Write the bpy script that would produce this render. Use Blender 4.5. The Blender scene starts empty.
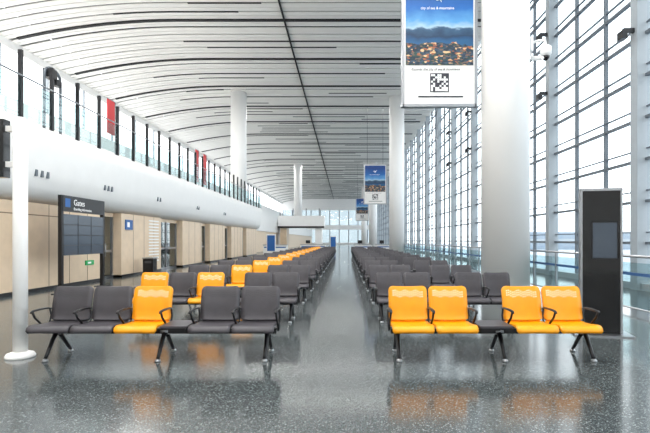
import bpy, bmesh, math, random
from mathutils import Vector, Matrix
random.seed(4)
scene = bpy.context.scene
F = 470.0; CH = 1.48

# ---------------------------------------------------------------- materials
def srgb(r, g, b):
    def c(v):
        v /= 255.0
        return v/12.92 if v <= 0.04045 else ((v+0.055)/1.055)**2.4
    return (c(r), c(g), c(b), 1)
def mat(name, col, rough=0.5, metal=0.0, emit=0.0, spec=0.5, noise=0.0, nscale=8.0):
    m = bpy.data.materials.new(name); m.use_nodes = True
    nt = m.node_tree; b = nt.nodes['Principled BSDF']
    b.inputs['Base Color'].default_value = col
    b.inputs['Roughness'].default_value = rough
    b.inputs['Metallic'].default_value = metal
    b.inputs['Specular IOR Level'].default_value = spec
    if emit:
        b.inputs['Emission Color'].default_value = col
        b.inputs['Emission Strength'].default_value = emit
    if noise:
        tc = nt.nodes.new('ShaderNodeTexCoord'); n = nt.nodes.new('ShaderNodeTexNoise')
        n.inputs['Scale'].default_value = nscale
        r = nt.nodes.new('ShaderNodeValToRGB')
        r.color_ramp.elements[0].position = 0.3; r.color_ramp.elements[1].position = 0.7
        r.color_ramp.elements[0].color = tuple(c*(1-noise) for c in col[:3])+(1,)
        r.color_ramp.elements[1].color = tuple(min(1, c*(1+noise)) for c in col[:3])+(1,)
        nt.links.new(tc.outputs['Object'], n.inputs['Vector'])
        nt.links.new(n.outputs['Fac'], r.inputs['Fac'])
        nt.links.new(r.outputs['Color'], b.inputs['Base Color'])
    return m
def glass(name, tint, fac=0.12):
    m = bpy.data.materials.new(name); m.use_nodes = True
    nt = m.node_tree; nt.nodes.clear()
    o = nt.nodes.new('ShaderNodeOutputMaterial'); mx = nt.nodes.new('ShaderNodeMixShader')
    t = nt.nodes.new('ShaderNodeBsdfTransparent'); g = nt.nodes.new('ShaderNodeBsdfGlossy')
    t.inputs['Color'].default_value = tint; g.inputs['Roughness'].default_value = 0.02
    mx.inputs[0].default_value = fac
    nt.links.new(t.outputs[0], mx.inputs[1]); nt.links.new(g.outputs[0], mx.inputs[2])
    nt.links.new(mx.outputs[0], o.inputs[0]); return m

M_yel = mat('seat_yellow', srgb(250,164,4), 0.36, noise=0.04)
M_gry = mat('seat_grey', srgb(72,69,74), 0.42, noise=0.08)
M_perf = mat('seat_perforation_light', srgb(255,246,205), 0.5)
M_perfg = mat('seat_perforation_dark', srgb(45,43,47), 0.5)
M_blk = mat('black_metal', srgb(30,30,33), 0.32, 0.3)
M_alu = mat('aluminium', srgb(170,172,176), 0.28, 0.9)
M_white = mat('white_paint', srgb(246,245,243), 0.4, noise=0.015, nscale=2)
M_col = mat('column_white', srgb(247,246,244), 0.35, noise=0.01, nscale=1)
M_ceil = mat('ceiling_slat', srgb(240,238,233), 0.55, noise=0.02, nscale=1)
M_dark = mat('ceiling_void', srgb(70,70,72), 0.8)
M_slot = mat('ceiling_slot_black', srgb(18,18,20), 0.7)
M_wood = mat('wood_panel', srgb(226,202,174), 0.4, noise=0.05, nscale=3)
M_woodd = mat('wood_seam', srgb(140,116,94), 0.6)
M_frame = mat('mullion_paint', srgb(160,168,174), 0.45, noise=0.02)
M_thin = mat('mullion_thin', srgb(96,104,112), 0.45)
M_glass = glass('window_glass', (0.94,0.97,0.98,1), 0.06)
M_end = glass('end_window_glass', (0.50,0.55,0.57,1), 0.1)
M_rail = glass('balustrade_glass', (0.80,0.90,0.91,1), 0.12)
M_door = glass('door_glass', (0.42,0.55,0.55,1), 0.3)
M_blue = mat('blue_paint', srgb(30,95,165), 0.4)
M_band = mat('blue_band', srgb(50,90,140), 0.4)
M_red = mat('red_cloth', srgb(215,60,62), 0.6)
M_green = mat('exit_green', srgb(20,150,80), 0.4, emit=0.2)
M_scr = mat('screen_bluegrey', srgb(66,76,88), 0.18, emit=0.05)
M_glossblk = mat('gloss_black', srgb(12,12,14), 0.06)
M_txt = mat('text_white', srgb(240,240,240), 0.5, emit=0.2)
M_tdark = mat('text_dark', srgb(50,50,60), 0.5)
M_apron = mat('apron_concrete', srgb(165,173,181), 0.8, noise=0.05, nscale=.1)
M_bld = mat('outside_building', srgb(140,153,166), 0.8)

def floor_mat():
    m = bpy.data.materials.new('polished_stone_floor'); m.use_nodes = True
    nt = m.node_tree; b = nt.nodes['Principled BSDF']; L = nt.links.new
    tc = nt.nodes.new('ShaderNodeTexCoord')
    v = nt.nodes.new('ShaderNodeTexNoise'); v.inputs['Scale'].default_value = 60; v.inputs['Detail'].default_value = 3; v.inputs['Roughness'].default_value = .8
    r = nt.nodes.new('ShaderNodeValToRGB')
    e = r.color_ramp.elements
    e[0].position = .36; e[0].color = srgb(46,52,54)
    e[1].position = .64; e[1].color = srgb(84,91,92)
    L(tc.outputs['Object'], v.inputs['Vector']); L(v.outputs['Fac'], r.inputs['Fac'])
    vo = nt.nodes.new('ShaderNodeTexVoronoi'); vo.inputs['Scale'].default_value = 110
    L(tc.outputs['Object'], vo.inputs['Vector'])
    sc = nt.nodes.new('ShaderNodeSeparateColor'); L(vo.outputs['Color'], sc.inputs[0])
    r2 = nt.nodes.new('ShaderNodeValToRGB'); r2.color_ramp.interpolation = 'CONSTANT'
    e = r2.color_ramp.elements; e[0].position = 0; e[0].color = (0,0,0,1); e[1].position = .95; e[1].color = (.5,.5,.5,1)
    q = e.new(.86); q.color = (.18,.18,.18,1)
    L(sc.outputs[0], r2.inputs['Fac'])
    mx = nt.nodes.new('ShaderNodeMix'); mx.data_type = 'RGBA'
    L(r2.outputs['Color'], mx.inputs[0]); L(r.outputs['Color'], mx.inputs[6]); mx.inputs[7].default_value = srgb(190,197,196)
    L(mx.outputs[2], b.inputs['Base Color'])
    n2 = nt.nodes.new('ShaderNodeTexNoise'); n2.inputs['Scale'].default_value = .6
    L(tc.outputs['Object'], n2.inputs['Vector'])
    mr = nt.nodes.new('ShaderNodeMapRange'); mr.inputs['To Min'].default_value = .11; mr.inputs['To Max'].default_value = .17
    L(n2.outputs['Fac'], mr.inputs['Value']); L(mr.outputs[0], b.inputs['Roughness'])
    b.inputs['Specular IOR Level'].default_value = .6
    return m
M_floor = floor_mat()

def poster_mat():
    m = bpy.data.materials.new('poster_city_print'); m.use_nodes = True
    nt = m.node_tree; b = nt.nodes['Principled BSDF']; L = nt.links.new
    tc = nt.nodes.new('ShaderNodeTexCoord'); sp = nt.nodes.new('ShaderNodeSeparateXYZ')
    L(tc.outputs['Generated'], sp.inputs[0])
    mp = nt.nodes.new('ShaderNodeMapping'); mp.inputs['Scale'].default_value = (1,1,2.2)
    L(tc.outputs['Generated'], mp.inputs[0])
    n = nt.nodes.new('ShaderNodeTexNoise'); n.inputs['Scale'].default_value = 3.5; n.inputs['Detail'].default_value = 8
    L(mp.outputs[0], n.inputs['Vector'])
    ad = nt.nodes.new('ShaderNodeMath'); ad.operation = 'MULTIPLY_ADD'; ad.inputs[1].default_value = .22
    L(n.outputs['Fac'], ad.inputs[0]); L(sp.outputs['Z'], ad.inputs[2])
    r = nt.nodes.new('ShaderNodeValToRGB'); e = r.color_ramp.elements
    e[0].position = 0; e[0].color = srgb(40,50,60)
    e[1].position = 1; e[1].color = srgb(14,62,128)
    for p, c in ((.34,(36,96,140)),(.42,(26,74,116)),(.46,(22,52,82)),(.52,(50,84,114)),(.545,(160,190,212)),(.62,(84,148,200)),(.76,(26,98,172))):
        q = e.new(p); q.color = srgb(*c)
    L(ad.outputs[0], r.inputs['Fac'])
    mp2 = nt.nodes.new('ShaderNodeMapping'); mp2.inputs['Scale'].default_value = (1,1,2.6)
    L(tc.outputs['Generated'], mp2.inputs[0])
    vo = nt.nodes.new('ShaderNodeTexVoronoi'); vo.inputs['Scale'].default_value = 24
    L(mp2.outputs[0], vo.inputs['Vector'])
    r2 = nt.nodes.new('ShaderNodeValToRGB'); e = r2.color_ramp.elements; r2.color_ramp.interpolation = 'CONSTANT'
    e[0].position = 0; e[0].color = srgb(24,46,62); e[1].position = .90; e[1].color = srgb(222,186,140)
    for p, c in ((.25,(40,70,66)),(.42,(56,78,96)),(.58,(110,92,80)),(.70,(34,58,82)),(.80,(160,96,66))):
        q = e.new(p); q.color = srgb(*c)
    sc = nt.nodes.new('ShaderNodeSeparateColor'); L(vo.outputs['Color'], sc.inputs[0]); L(sc.outputs[0], r2.inputs['Fac'])
    mk = nt.nodes.new('ShaderNodeMath'); mk.operation = 'LESS_THAN'; mk.inputs[1].default_value = .36
    L(ad.outputs[0], mk.inputs[0])
    mx = nt.nodes.new('ShaderNodeMix'); mx.data_type = 'RGBA'
    L(mk.outputs[0], mx.inputs[0]); L(r.outputs['Color'], mx.inputs[6]); L(r2.outputs['Color'], mx.inputs[7])
    L(mx.outputs[2], b.inputs['Base Color']); b.inputs['Roughness'].default_value = .4
    L(mx.outputs[2], b.inputs['Emission Color']); b.inputs['Emission Strength'].default_value = .1
    return m
M_post = poster_mat()

# ---------------------------------------------------------------- mesh builder
class MB:
    def __init__(s): s.bm = bmesh.new(); s.mats = []
    def mi(s, m):
        if m not in s.mats: s.mats.append(m)
        return s.mats.index(m)
    def face(s, vs, m, smooth=False):
        try:
            f = s.bm.faces.new(vs); f.material_index = s.mi(m); f.smooth = smooth
        except ValueError: pass
    def box(s, x0, x1, y0, y1, z0, z1, m):
        v = [s.bm.verts.new(p) for p in ((x0,y0,z0),(x1,y0,z0),(x1,y1,z0),(x0,y1,z0),(x0,y0,z1),(x1,y0,z1),(x1,y1,z1),(x0,y1,z1))]
        for q in ((0,3,2,1),(4,5,6,7),(0,1,5,4),(1,2,6,5),(2,3,7,6),(3,0,4,7)):
            s.face([v[i] for i in q], m)
    def sweep(s, pts, radii, m, seg=10, flat=1.0, cap=True):
        pts = [Vector(p) for p in pts]; rings = []
        up0 = None
        for i, p in enumerate(pts):
            d = (pts[min(i+1, len(pts)-1)]-pts[max(i-1, 0)]).normalized()
            if up0 is None:
                up0 = Vector((1,0,0)) if abs(d.x) < .9 else Vector((0,0,1))
            a = (up0 - d*up0.dot(d)).normalized(); b = d.cross(a); up0 = a
            r = radii[i] if isinstance(radii, (list, tuple)) else radii
            rings.append([s.bm.verts.new(p + a*math.cos(t)*r + b*math.sin(t)*r*flat) for t in [2*math.pi*k/seg for k in range(seg)]])
        for i in range(len(rings)-1):
            for k in range(seg):
                s.face([rings[i][k], rings[i][(k+1)%seg], rings[i+1][(k+1)%seg], rings[i+1][k]], m, True)
        if cap:
            s.face(list(reversed(rings[0])), m); s.face(rings[-1], m)
    def shell(s, prof, x0, x1, th, m, nx=8, bow=0.02, rtop=0.05):
        cx = (x0+x1)/2; hw = (x1-x0)/2; n = len(prof)
        L = [0]
        for i in range(1, n): L.append(L[-1]+math.dist(prof[i], prof[i-1]))
        tot = L[-1]
        fr, bk = [], []
        for i in range(n):
            a = prof[max(i-1,0)]; b = prof[min(i+1,n-1)]
            ty, tz = b[0]-a[0], b[1]-a[1]; l = math.hypot(ty, tz); ty/=l; tz/=l
            ny, nz = -tz, ty
            dist_end = tot-L[i]; w = hw
            if dist_end < rtop: w = hw - rtop + math.sqrt(max(0, rtop**2-(rtop-dist_end)**2))
            if L[i] < rtop*.6:
                q = rtop*.6; w = min(w, hw - q + math.sqrt(max(0, q**2-(q-L[i])**2)))
            rf, rb = [], []
            for j in range(nx+1):
                u = -1+2*j/nx; x = cx+w*u; o = bow*(u*u)
                y = prof[i][0]+ny*o; z = prof[i][1]+nz*o
                rf.append(s.bm.verts.new((x, y+ny*th/2, z+nz*th/2)))
                rb.append(s.bm.verts.new((x, y-ny*th/2, z-nz*th/2)))
            fr.append(rf); bk.append(rb)
        for i in range(n-1):
            for j in range(nx):
                s.face([fr[i][j], fr[i][j+1], fr[i+1][j+1], fr[i+1][j]], m, True)
                s.face([bk[i][j], bk[i+1][j], bk[i+1][j+1], bk[i][j+1]], m, True)
            s.face([fr[i][0], fr[i+1][0], bk[i+1][0], bk[i][0]], m)
            s.face([fr[i][nx], bk[i][nx], bk[i+1][nx], fr[i+1][nx]], m)
        for j in range(nx):
            s.face([fr[0][j], bk[0][j], bk[0][j+1], fr[0][j+1]], m)
            s.face([fr[-1][j], fr[-1][j+1], bk[-1][j+1], bk[-1][j]], m)
    def mesh(s, name):
        bmesh.ops.recalc_face_normals(s.bm, faces=s.bm.faces)
        me = bpy.data.meshes.new(name); s.bm.to_mesh(me); s.bm.free()
        for m in s.mats: me.materials.append(m)
        return me
    def obj(s, name, loc=(0,0,0), rot=(0,0,0), parent=None, bevel=0):
        o = bpy.data.objects.new(name, s.mesh(name)); scene.collection.objects.link(o)
        o.location = loc; o.rotation_euler = rot
        if parent: o.parent = parent
        if bevel:
            b = o.modifiers.new('bevel', 'BEVEL'); b.width = bevel; b.segments = 2; b.limit_method = 'ANGLE'
        return o
def text(body, size, loc, rot, m, parent, name='text'):
    c = bpy.data.curves.new(name, 'FONT'); c.body = body; c.size = size; c.extrude = .002
    o = bpy.data.objects.new(name, c); scene.collection.objects.link(o)
    o.location = loc; o.rotation_euler = rot; c.materials.append(m); o.parent = parent
    return o

# ---------------------------------------------------------------- shell
Y0, Y1 = -8.0, 150.0
XW = 8.9; XL = -20.0; ZC = 14.6
b = MB(); b.box(XL, XW+.4, Y0, Y1, -.3, 0, M_floor); b.obj('floor')

def cz(x): return ZC - 0.012*max(0, -x-10)**2
b = MB()
P = 1.0; k = 0; y = Y0
xs = [XL+1.0*i for i in range(int((XW-XL)/1.0)+1)]+[XW+.2]
def strip(x0, x1, y0, y1, h, m):
    pts = [x0]+[x for x in xs if x0 < x < x1]+[x1]
    vb = []
    for x in pts:
        z = cz(x)
        vb.append([b.bm.verts.new(p) for p in ((x,y0,z-h),(x,y1,z-h),(x,y1,z+.01),(x,y0,z+.01))])
    for i in range(len(pts)-1):
        for q in range(4):
            b.face([vb[i][q], vb[i+1][q], vb[i+1][(q+1)%4], vb[i][(q+1)%4]], m)
    b.face(vb[0], m); b.face(vb[-1], m)
while y < Y1:
    main = k % 6 == 0
    gap = .34 if main else .15
    a0, a1 = y+gap/2, y+P-gap/2
    for (c0, c1) in ((a0, (a0+a1)/2-.03), ((a0+a1)/2+.03, a1)):
        vb = []
        for x in xs:
            z = cz(x)
            vb.append([b.bm.verts.new(p) for p in ((x,c0,z),(x,c1,z),(x,c1,z+.05),(x,c0,z+.05))])
        for i in range(len(xs)-1):
            for q in range(4):
                b.face([vb[i][q], vb[i+1][q], vb[i+1][(q+1)%4], vb[i][(q+1)%4]], M_ceil)
    if main:
        strip(-19.5, XW-.6, y-.12, y+.12, .07, M_slot)
    elif k % 3 == 0:
        strip(random.uniform(-18,-8), random.uniform(2, 8), y-.07, y+.07, .04, M_slot)
    elif random.random() < .75:
        x = random.uniform(-14, 2); l = random.uniform(3, 9)
        strip(x, min(x+l, 8), y-.06, y+.06, .03, M_slot)
    y += P; k += 1
b.box(XL, XW+.4, Y0, Y1, ZC+.55, ZC+.65, M_dark)
b.box(-3.66, -3.56, Y0, Y1, ZC-.10, ZC-.02, M_slot)
b.obj('ceiling')

b = MB()
b.box(XL, XW+.4, Y0-.2, Y0, 0, ZC+.5, M_white); b.obj('wall_back')
b = MB()
b.box(XL, XW+.4, Y1, Y1+.2, 11, ZC+.5, M_white); b.box(XL, XW+.4, Y1, Y1+.2, 0, .6, M_white)
b.box(XL, XW+.4, Y1-.1, Y1+.2, 4.8, 6.2, M_white)
b.box(XL, XW+.4, Y1+.09, Y1+.1, .6, 11, M_end)
x = XL
while x < XW+.4:
    b.box(x, x+.3, Y1, Y1+.2, .6, 11, M_frame); x += 3
b.obj('wall_front')

XLW = -9.2
blocks = [(Y0,17.0),(18.6,22.6),(25.6,29.0),(30.8,34.6),(36.6,40.6),(42.2,47.0)]
for (a, c) in blocks:
    b = MB()
    b.box(XLW-.3, XLW+.35, a, c, .0, 2.54, M_wood)
    b.box(XLW-.3, XLW+.37, a, c, 0.0, .10, M_blk)
    y = a+1.05
    while y < c-.2:
        b.box(XLW+.345, XLW+.353, y-.014, y+.014, .1, 2.54, M_woodd); y += 1.05
    if a < 0: b.box(XLW+.345, XLW+.353, Y0, 17, 2.18, 2.21, M_woodd)
    if a == 18.6:
        for i in range(14):
            b.box(XLW+.35, XLW+.37, 21.2, 22.3, .5+i*.14, .56+i*.14, M_white)
    b.obj('wall_left')
n = 0
for i in range(len(blocks)-1):
    a, c = blocks[i][1]+.01, blocks[i+1][0]-.01; n += 1
    d = MB()
    d.box(XLW-.02, XLW, a, c, .05, 2.4, M_door)
    d.box(XLW-.06, XLW+.04, a, c, 2.38, 2.54, M_wood)
    for t in (a+.05, (a+c)/2, c-.05):
        d.box(XLW-.05, XLW+.04, t-.04, t+.04, 0, 2.4, M_alu)
    for z in (.05, 1.05):
        d.box(XLW-.04, XLW+.03, a+.01, c-.01, z-.04, z+.05, M_alu)
    for s in (-.12, .12):
        d.sweep([(XLW+.07,(a+c)/2+s,.85),(XLW+.07,(a+c)/2+s,1.35)], .015, M_alu)
        for z in (.9, 1.3): d.sweep([(XLW+.07,(a+c)/2+s,z),(XLW,(a+c)/2+s,z)], .01, M_alu, 6)
    d.obj('door_%d' % n)
b = MB(); b.box(XLW-3.2, XLW-3, Y0, 47, 0, 2.5, mat('backroom', srgb(170,168,160), .7)); b.obj('wall_backroom')

YM = 47.0
b = MB()
prof = [(-9.6,2.55),(-9.0,2.58),(-8.72,2.72),(-8.58,2.98),(-8.5,3.4),(-8.46,4.2),(-8.46,4.62),(-8.56,4.66),(-8.66,4.62),(-8.66,4.3),(-9.6,4.3)]
path = [(0,Y0),(0,YM)]
for t in range(1, 11):
    a = t/10*math.pi/2
    path.append((-4.5*(1-math.cos(a)), YM+6*math.sin(a)))
rings = []
for (dx, yy) in path:
    rings.append([b.bm.verts.new((p[0]+dx, yy, p[1])) for p in prof])
for i in range(len(rings)-1):
    for q in range(len(prof)-1):
        b.face([rings[i][q], rings[i+1][q], rings[i+1][q+1], rings[i][q+1]], M_white, True)
b.box(XL+.01, -9.5, Y0, YM+4, 4.1, 4.3, M_white)
b.box(XL+.01, -9.5, Y0, YM+4, 2.55, 2.65, M_white)
for yy in (12.9, 13.15, 13.4, 16.6, 16.85, 17.1, 21.3, 21.6, 27, 27.3, 33, 33.4):
    b.box(-8.56, -8.475, yy, yy+.08, 3.24, 3.42, M_thin)
b.obj('floor_mezzanine')

b = MB()
y = Y0+.6
while y < YM:
    b.box(-8.61, -8.51, y-.04, y+.04, 4.66, 6.5, M_blk)
    b.box(-8.57, -8.55, y+.06, y+1.28, 4.72, 5.75, M_rail)
    y += 1.32
b.sweep([(-8.48,Y0+.2,5.8),(-8.48,YM,5.8)], .025, M_alu, 8)
b.obj('mezzanine_glass_railing')

b = MB()
b.box(XL-.2, XL, Y0, Y1, 0, 10.0, M_white)
b.box(XL-.2, XL, Y0, Y1, 12.9, ZC+.5, M_white)
y = Y0
while y < Y1:
    b.box(XL-.1, XL+.05, y-.06, y+.06, 10.0, 12.9, M_frame)
    if y < 44: b.box(XL, XL+.1, y+.3, y+3.4, 4.3, 7.2, M_wood); b.box(XL+.1, XL+.12, y+.7, y+3.0, 4.4, 6.8, M_scr)
    y += 4.4
b.obj('wall_upper_left')

# curtain wall on the right
b = MB()
yy = 20.0-6*4
while yy < Y1:
    b.box(XW-.30, XW+.10, yy-.17, yy+.17, 0, ZC+.3, M_frame)
    for q in (2, 4):
        b.box(XW-.08, XW+.05, yy+q-.035, yy+q+.035, 0, ZC, M_thin)
    yy += 6
z = .15
while z < ZC:
    b.box(XW-.07, XW+.05, Y0, Y1, z-.04, z+.04, M_thin)
    b.box(XW-.04, XW+.04, Y0, Y1, z+.30, z+.335, M_thin)
    z += 1.24
b.box(XW-.2, XW+.2, Y0, Y1, 0, .2, M_frame)
yy = 14.0
while yy < 40:
    for zz in (7.7, 10.2, 12.7):
        b.box(XW-.62, XW-.30, yy-.05, yy+.05, zz-.05, zz+.08, M_blk)
        b.box(XW-.72, XW-.56, yy-.14, yy+.14, zz-.26, zz-.02, M_blk)
    yy += 6
b.obj('window_1_frame')
b = MB(); b.box(XW-.01, XW+.01, Y0, Y1, .2, ZC, M_glass); b.obj('window_1')

def column(x, y, r, z0=0, z1=ZC+.3):
    c = MB()
    c.sweep([(0,0,0),(0,0,.16)], r+.02, M_alu, 40)
    c.sweep([(0,0,.16),(0,0,(z1-z0)*.5),(0,0,z1-z0)], r, M_col, 48)
    c.obj('column', (x, y, z0))
for yy in (14, 43.3, 80, 117): column(4.77, yy, .69)
for (x, yy) in ((-9.5,42),(-8.2,82)): column(x, yy, .7, 4.3 if yy < 50 else 4.6)

# ---------------------------------------------------------------- seating
def seat(b, x0, x1, m, perf):
    g = .012
    b.shell([(-.455,.365),(-.46,.385),(-.45,.405),(-.42,.42),(-.36,.42),(-.2,.402),(-.06,.395),(.0,.40),(.02,.41)], x0+g, x1-g, .03, m, bow=.012, rtop=.03)
    b.shell([(.015,.43),(.03,.45),(.045,.50),(.055,.57),(.065,.64),(.08,.71),(.098,.77),(.112,.81),(.122,.835),(.13,.852),(.134,.86)], x0+g, x1-g, .032, m, bow=.016, rtop=.055)
    w = x1-x0
    for r in range(3):
        for k in range(15):
            u = (k+.5)/15; x = x0+.06+(w-.12)*u
            z = .805-.028*r+.014*math.sin(u*6*math.pi)
            uu = 2*(x-(x0+x1)/2)/(w-.024)
            yb = .08+(z-.71)*.30-.016*uu*uu-.020
            h = .009 if perf is M_perf else .006
            v = [b.bm.verts.new(p) for p in ((x-h,yb-h*.3,z-h*.8),(x+h,yb-h*.3,z-h*.8),(x+h,yb+h*.3,z+h*.8),(x-h,yb+h*.3,z+h*.8))]
            b.face(v, perf)
def armrest(b, x):
    b.sweep([(x,.04,.585),(x,-.05,.605),(x,-.2,.61),(x,-.33,.605),(x,-.375,.585)], [.016,.024,.026,.024,.014], M_blk, 10, .5)
    b.sweep([(x,-.34,.59),(x,-.30,.52),(x,-.2,.44),(x,-.14,.36),(x,-.14,.33)], .014, M_blk, 8)
    b.sweep([(x,.0,.595),(x,.03,.5),(x,.0,.42),(x,-.1,.34)], .012, M_blk, 8)
def leg(b, x):
    for s, e in ((-1,-.38),(1,.16)):
        b.sweep([(x,-.14,.33),(x,-.14+(e+.14)*.35,.24),(x,-.14+(e+.14)*.8,.09),(x,e,.03)], [.034,.028,.024,.022], M_blk, 10, .8)
        b.sweep([(x,e,0),(x,e,.015),(x,e,.035)], [.036,.036,.02], M_alu, 12)
    b.sweep([(x-.05,-.14,.33),(x+.05,-.14,.33)], .045, M_alu, 12)
cache = {}
def bench(x_l, groups, table, legs, y, key):
    W = .525
    if key not in cache:
        b = MB(); x = 0
        for gi, g in enumerate(groups):
            armrest(b, x)
            for c in g:
                yel = c == 'y'
                seat(b, x, x+W, M_yel if yel else M_gry, M_perf if yel else M_perfg)
                b.box(x+.18, x+W-.18, -.24, -.04, .345, .39, M_blk)
                x += W; armrest(b, x)
            if gi < len(groups)-1:
                b.box(x+.02, x+table-.02, -.44, .0, .415, .44, M_gry)
                b.box(x+.03, x+table-.03, -.43, -.01, .395, .415, M_blk)
                b.box(x+.10, x+table-.10, -.2, -.08, .34, .40, M_blk)
                x += table
        b.box(.02, x-.02, -.18, -.10, .30, .36, M_blk)
        for l in legs: leg(b, l-x_l)
        cache[key] = b.mesh('airport_seating_bench')
    o = bpy.data.objects.new('airport_seating_bench', cache[key]); scene.collection.objects.link(o)
    o.location = (x_l, y, 0)
PITCH = 2.65
for i in range(15):
    y = 6.1+PITCH*i
    pat = 'ggy' if i != 1 else 'ygy'
    bench(-3.83, [pat, 'gg'], .36, (-3.65,-2.28,-.98), y, 'L'+pat)
    pat = ('yy','yy') if i == 0 else ('gg','gg')
    bench(.56, list(pat), .44, (.66,1.95,3.03), y, 'R'+pat[0])

# ---------------------------------------------------------------- balustrade at windows
b = MB()
XB = 5.85
y = 7.0
while y < 62:
    b.box(XB-.03, XB+.03, y-.025, y+.025, 0, 1.13, M_alu)
    b.box(XB-.008, XB+.008, y+.05, y+1.45, .10, 1.02, M_rail)
    b.box(XB-.012, XB+.012, y+.03, y+1.47, .76, .82, M_band)
    y += 1.5
b.sweep([(XB,7,1.15),(XB,62,1.15)], .03, M_alu, 10)
b.sweep([(XB,7,.10),(XB,62,.10)], .02, M_alu, 8)
b.obj('glass_balustrade')

# ---------------------------------------------------------------- hanging banners
def banner(x, y, zb, w=1.55, h=2.75, S=1.4):
    b = MB()
    b.box(-w/2, w/2, -.05, .05, 0, h, M_white)
    for s in (-1, 1):
        b.box(s*w/2-.03, s*w/2+.03, -.07, .07, -.03, h+.03, M_alu)
    b.box(-w/2, w/2, -.07, .07, -.03, .03, M_alu); b.box(-w/2, w/2, -.07, .07, h-.03, h+.03, M_alu)
    for s in (-.55, .55):
        b.sweep([(s,0,h),(s,0,(ZC-zb)/S)], .01, M_blk, 6)
    random.seed(9)
    q0 = -.18
    b.box(q0-.02, q0+.38, -.056, -.05, .28, .68, M_tdark)
    for i in range(8):
        for j in range(8):
            if random.random() < .5: b.box(q0+i*.045, q0+i*.045+.04, -.059, -.054, .30+j*.045, .34+j*.045, M_txt)
    b.box(-.45, .5, -.056, -.05, .17, .20, M_tdark)
    zc = h-.50
    b.sweep([(-.14,-.064,zc+.06),(-.05,-.064,zc-.02),(.03,-.064,zc+.0),(.14,-.064,zc+.12)], [.006,.022,.02,.004], M_txt, 8, .5)
    b.sweep([(-.05,-.064,zc+.12),(.0,-.064,zc+.03),(.04,-.064,zc-.07)], [.004,.02,.005], M_txt, 8, .5)
    o = b.obj('hanging_banner', (x, y, zb)); o.scale = (S,S,S)
    p = MB(); p.box(-w/2+.06, w/2-.06, -.06, -.045, .85, h-.06, M_post); p.obj('poster_print', parent=o)
    text('city of sea & mountains', .075, (-.40,-.064,h-.72), (math.pi/2,0,0), M_txt, o)
    text('discover the city of sea & mountains', .07, (-.6,-.064,.74), (math.pi/2,0,0), M_tdark, o)
    return o
banner(2.8, 14.0, CH+2.85*1.4); banner(2.96, 46.2, CH+2.53*1.4); banner(2.96, 81.2, CH+2.4*1.4)

# ---------------------------------------------------------------- cctv camera on column
b = MB()
b.box(0,.08,-.12,.12,-.1,.22,M_white)
b.sweep([(.05,0,.12),(.25,-.05,.17),(.38,-.1,.15),(.40,-.1,0)], .035, M_white, 8)
b.sweep([(.4,-.1,.02),(.4,-.1,-.02),(.4,-.1,-.2),(.4,-.1,-.26)], [.09,.14,.14,.10], M_white, 16)
b.sweep([(.4,-.1,-.26),(.4,-.1,-.32),(.4,-.1,-.37)], [.11,.09,.02], M_glossblk, 16)
b.sweep([(.05,-.08,-.3),(.2,-.3,-.38),(.22,-.34,-.39)], [.06,.06,.05], M_white, 10)
b.sweep([(.04,0,-.1),(.06,-.08,-.3)], .03, M_white, 8)
o = b.obj('security_camera', (5.47,14.0,7.2)); o.scale = (1.15,)*3

# ---------------------------------------------------------------- info kiosk
b = MB()
b.box(-.42,.42,-.25,.25,0,.02,M_alu)
b.box(-.27,.27,-.05,.05,.02,2.25,M_glossblk)
b.box(.27,.30,-.06,.06,.02,2.27,M_alu); b.box(-.30,-.27,-.06,.06,.02,2.27,M_alu); b.box(-.30,.30,-.06,.06,2.25,2.29,M_alu)
b.box(-.12,.22,-.055,-.05,1.2,1.75,M_scr)
b.box(-.14,.24,-.054,-.05,1.18,1.77,M_blk)
b.obj('information_kiosk', (4.02,7.4,0), (0,0,math.radians(-14)))

# ---------------------------------------------------------------- wayfinding sign
b = MB()
for s in (-1.1, 1.1):
    b.box(-.05,.05,s-.05,s+.05,0,2.72,M_blk); b.box(-.2,.2,s-.12,s+.12,0,.02,M_blk)
b.box(-.06,.06,-1.1,1.1,2.28,2.72,M_blk)
b.box(-.05,.05,-1.05,1.05,1.05,2.2,M_scr)
for y in (-.35, .35): b.box(.05,.056,y-.01,y+.01,1.05,2.2,M_blk)
for z in (1.33,1.62,1.91): b.box(.05,.056,-1.05,1.05,z-.01,z+.01,M_blk)
b.box(.061,.066,-1.0,-.76,2.40,2.64,M_blue)
o = b.obj('wayfinding_sign', (-7.8,14.0,0))
text('Gates', .24, (.068,-.6,2.47), (math.pi/2,0,math.pi/2), M_txt, o)
text('Boarding information', .11, (.068,-.6,2.33), (math.pi/2,0,math.pi/2), M_txt, o)

b = MB()
b.sweep([(0,0,0),(0,0,.02),(0,0,.05),(0,0,.07)], [.17,.17,.15,.09], M_white, 28)
b.sweep([(0,0,.05),(0,0,1.5),(0,0,3.0)], .082, M_white, 28)
b.sweep([(0,0,3.0),(0,0,3.03)], [.082,.05], M_white, 28)
b.box(-.95,-.17,-.06,.06,2.27,3.0,M_glossblk)
b.box(-.19,-.05,-.03,.03,2.85,2.92,M_white); b.box(-.19,-.05,-.03,.03,2.4,2.47,M_white)
b.obj('flight_information_pole_sign', (-4.11,5.95,0))

def bin_(x,y):
    b = MB()
    b.box(-.22,.22,-.2,.2,.02,.68,M_blk); b.box(-.24,.24,-.22,.22,.68,.74,M_alu); b.box(-.23,.23,-.21,.21,0,.03,M_alu)
    b.box(-.14,.14,-.205,-.2,.50,.60,M_dark)
    b.obj('trash_bin', (x,y,0), bevel=.008)
bin_(-8.3,20.0)
b = MB(); b.box(-8.85,-8.81,16.0,16.5,.62,.78,M_green); b.box(-8.82,-8.80,16.1,16.3,.67,.73,M_txt); b.obj('exit_sign')
b = MB(); b.box(-8.85,-8.80,18.9,19.5,1.9,2.3,M_blue); b.box(-8.81,-8.79,19.0,19.2,2.0,2.2,M_txt); b.obj('gate_number_plate')

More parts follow.
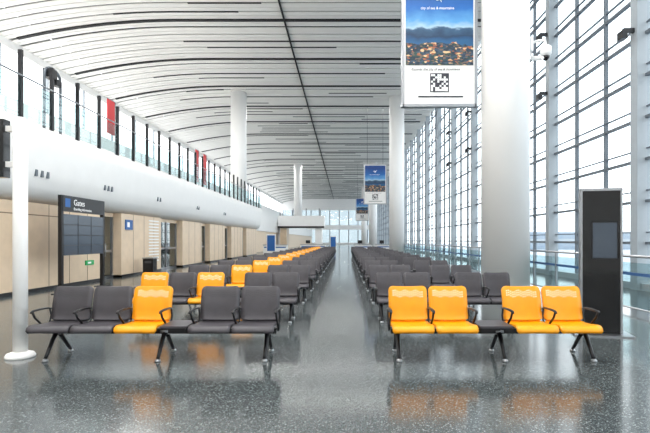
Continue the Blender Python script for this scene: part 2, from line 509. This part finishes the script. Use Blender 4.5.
for (y,z0,z1) in ((17.6,5.5,6.8),(28.0,5.0,6.9),(29.6,5.0,6.9)):
    bb = MB(); bb.box(-8.92,-8.89,y,y+.55,z0,z1,M_red); bb.sweep([(-8.9,y-.05,z1),(-8.9,y+.6,z1)],.02,M_alu,8)
    bb.sweep([(-8.9,y+.6,4.3),(-8.9,y+.6,z1)],.02,M_alu,8); bb.sweep([(-8.9,y+.6,4.3),(-8.9,y+.6,4.33)],.12,M_alu,12)
    bb.obj('red_banner')
b = MB()
pts = [(-8.9,13.9,4.3),(-8.9,13.9,6.4)]+[(-8.9,14.3-.4*math.cos(t*math.pi/8),6.4+.28*math.sin(t*math.pi/8)) for t in range(1,8)]+[(-8.9,14.7,6.4),(-8.9,14.7,4.3)]
b.sweep(pts,.045,M_thin,8)
b.box(-9.0,-8.75,13.98,14.3,6.35,6.6,M_blk); b.box(-8.97,-8.8,14.35,14.6,6.2,6.4,M_blk)
b.obj('arched_service_gantry')

# ---------------------------------------------------------------- far part
def desk(x,y,w,nm='gate_counter'):
    b = MB()
    b.box(0,w,-.35,.35,.06,1.0,M_white); b.box(-.04,w+.04,-.42,.40,1.0,1.05,M_alu); b.box(.05,w-.05,-.3,.3,0,.06,M_blk)
    b.box(w*.2,w*.2+.45,-.05,0,1.12,1.45,M_blk); b.box(w*.2+.2,w*.2+.25,-.03,-.01,1.05,1.15,M_blk)
    b.box(.1,w-.1,-.36,-.35,.75,.85,M_blue)
    b.obj(nm,(x,y,0))
desk(.9,47,1.8); desk(3.1,47.2,1.8); desk(-7.6,44,2.2); desk(-4.6,49,2.6)
for x,y in ((-6.6,42.0),(-1.6,64)):
    b = MB(); b.box(-.4,.4,-.06,.06,.1,2.0,M_white); b.box(-.34,.34,-.07,-.06,.5,1.9,M_blue); b.box(-.5,.5,-.25,.25,0,.1,M_alu)
    b.obj('advertising_lightbox',(x,y,0))
b = MB()
b.box(-10.3,-3.2,72,76,3.6,5.2,M_white); b.box(-10.3,-3.2,71.95,72,3.3,3.6,M_blk)
for x in range(-10,-3,2): b.box(x,x+.1,72,72.1,5.2,6.3,M_blk)
b.box(-10,-9,72.5,75.5,0,3.6,M_wood); b.box(-4.6,-3.6,72.5,75.5,0,3.6,M_white)
b.obj('far_bridge')
b = MB(); b.box(XL+.01,-10.4,54,Y1-.01,2.6,4.6,M_white); b.box(XL+.01,-10.6,54,Y1-.01,0,2.6,M_wood); b.obj('wall_mezzanine_far')

b = MB(); b.box(XW+.8, 900, -400, 900, -5.2, -5.0, M_apron); b.box(-900, XW+.8, Y1+3, 900, -5.2, -5.0, M_apron); b.obj('ground_apron')
b = MB()
for (x,y,w,d,h) in ((140,190,60,30,9),(200,110,30,60,7),(120,320,120,30,12),(230,30,40,60,10)):
    b.box(x,x+w,y,y+d,-5,-5+h,M_bld); b.box(x+1,x+w-1,y-.2,y,-5+h*.4,-5+h*.6,M_frame)
b.obj('distant_buildings')

# ---------------------------------------------------------------- light
w = bpy.data.worlds.new('sky'); scene.world = w; w.use_nodes = True
nt = w.node_tree; bg = nt.nodes['Background']
tc = nt.nodes.new('ShaderNodeTexCoord'); sp = nt.nodes.new('ShaderNodeSeparateXYZ'); r = nt.nodes.new('ShaderNodeValToRGB')
nt.links.new(tc.outputs['Generated'], sp.inputs[0]); nt.links.new(sp.outputs['Z'], r.inputs['Fac']); nt.links.new(r.outputs['Color'], bg.inputs['Color'])
r.color_ramp.elements[0].color = (.95,.975,1,1); r.color_ramp.elements[1].color = (.93,.965,1,1); r.color_ramp.elements[1].position = .8
bg.inputs['Strength'].default_value = 3.3
def area(x,y,z,sx,sy,p,rot=(0,0,0),col=(1,.98,.95)):  # fill lights added to brighten hall and mezzanine, not actual ceiling fixtures
    l = bpy.data.lights.new('fill_light','AREA'); l.shape='RECTANGLE'; l.size=sx; l.size_y=sy; l.energy=p; l.color=col
    o = bpy.data.objects.new('added_fill_light',l); scene.collection.objects.link(o); o.location=(x,y,z); o.rotation_euler=rot
for y in (-5, 4, 10.5):
    area(-3, y, ZC-.25, 16, 1.2, 1150)
for y in (22.2, 34.2, 46.2, 58.2, 82.2, 106.2):
    area(-3, y, ZC-.2, 20, .2, 600)
for y in (10, 30): area(-15, y, 12.5, 4, 8, 500)

# ---------------------------------------------------------------- camera
cam = bpy.data.cameras.new('camera'); co = bpy.data.objects.new('camera', cam); scene.collection.objects.link(co)
co.location = (0,0,CH); co.rotation_euler = (math.pi/2,0,0)
cam.sensor_width = 36; cam.lens = 36*F/650; cam.shift_x = -20/650; cam.shift_y = 23.5/650; cam.clip_end = 2000
scene.camera = co
try:
    scene.view_settings.view_transform = 'Standard'
except Exception: pass
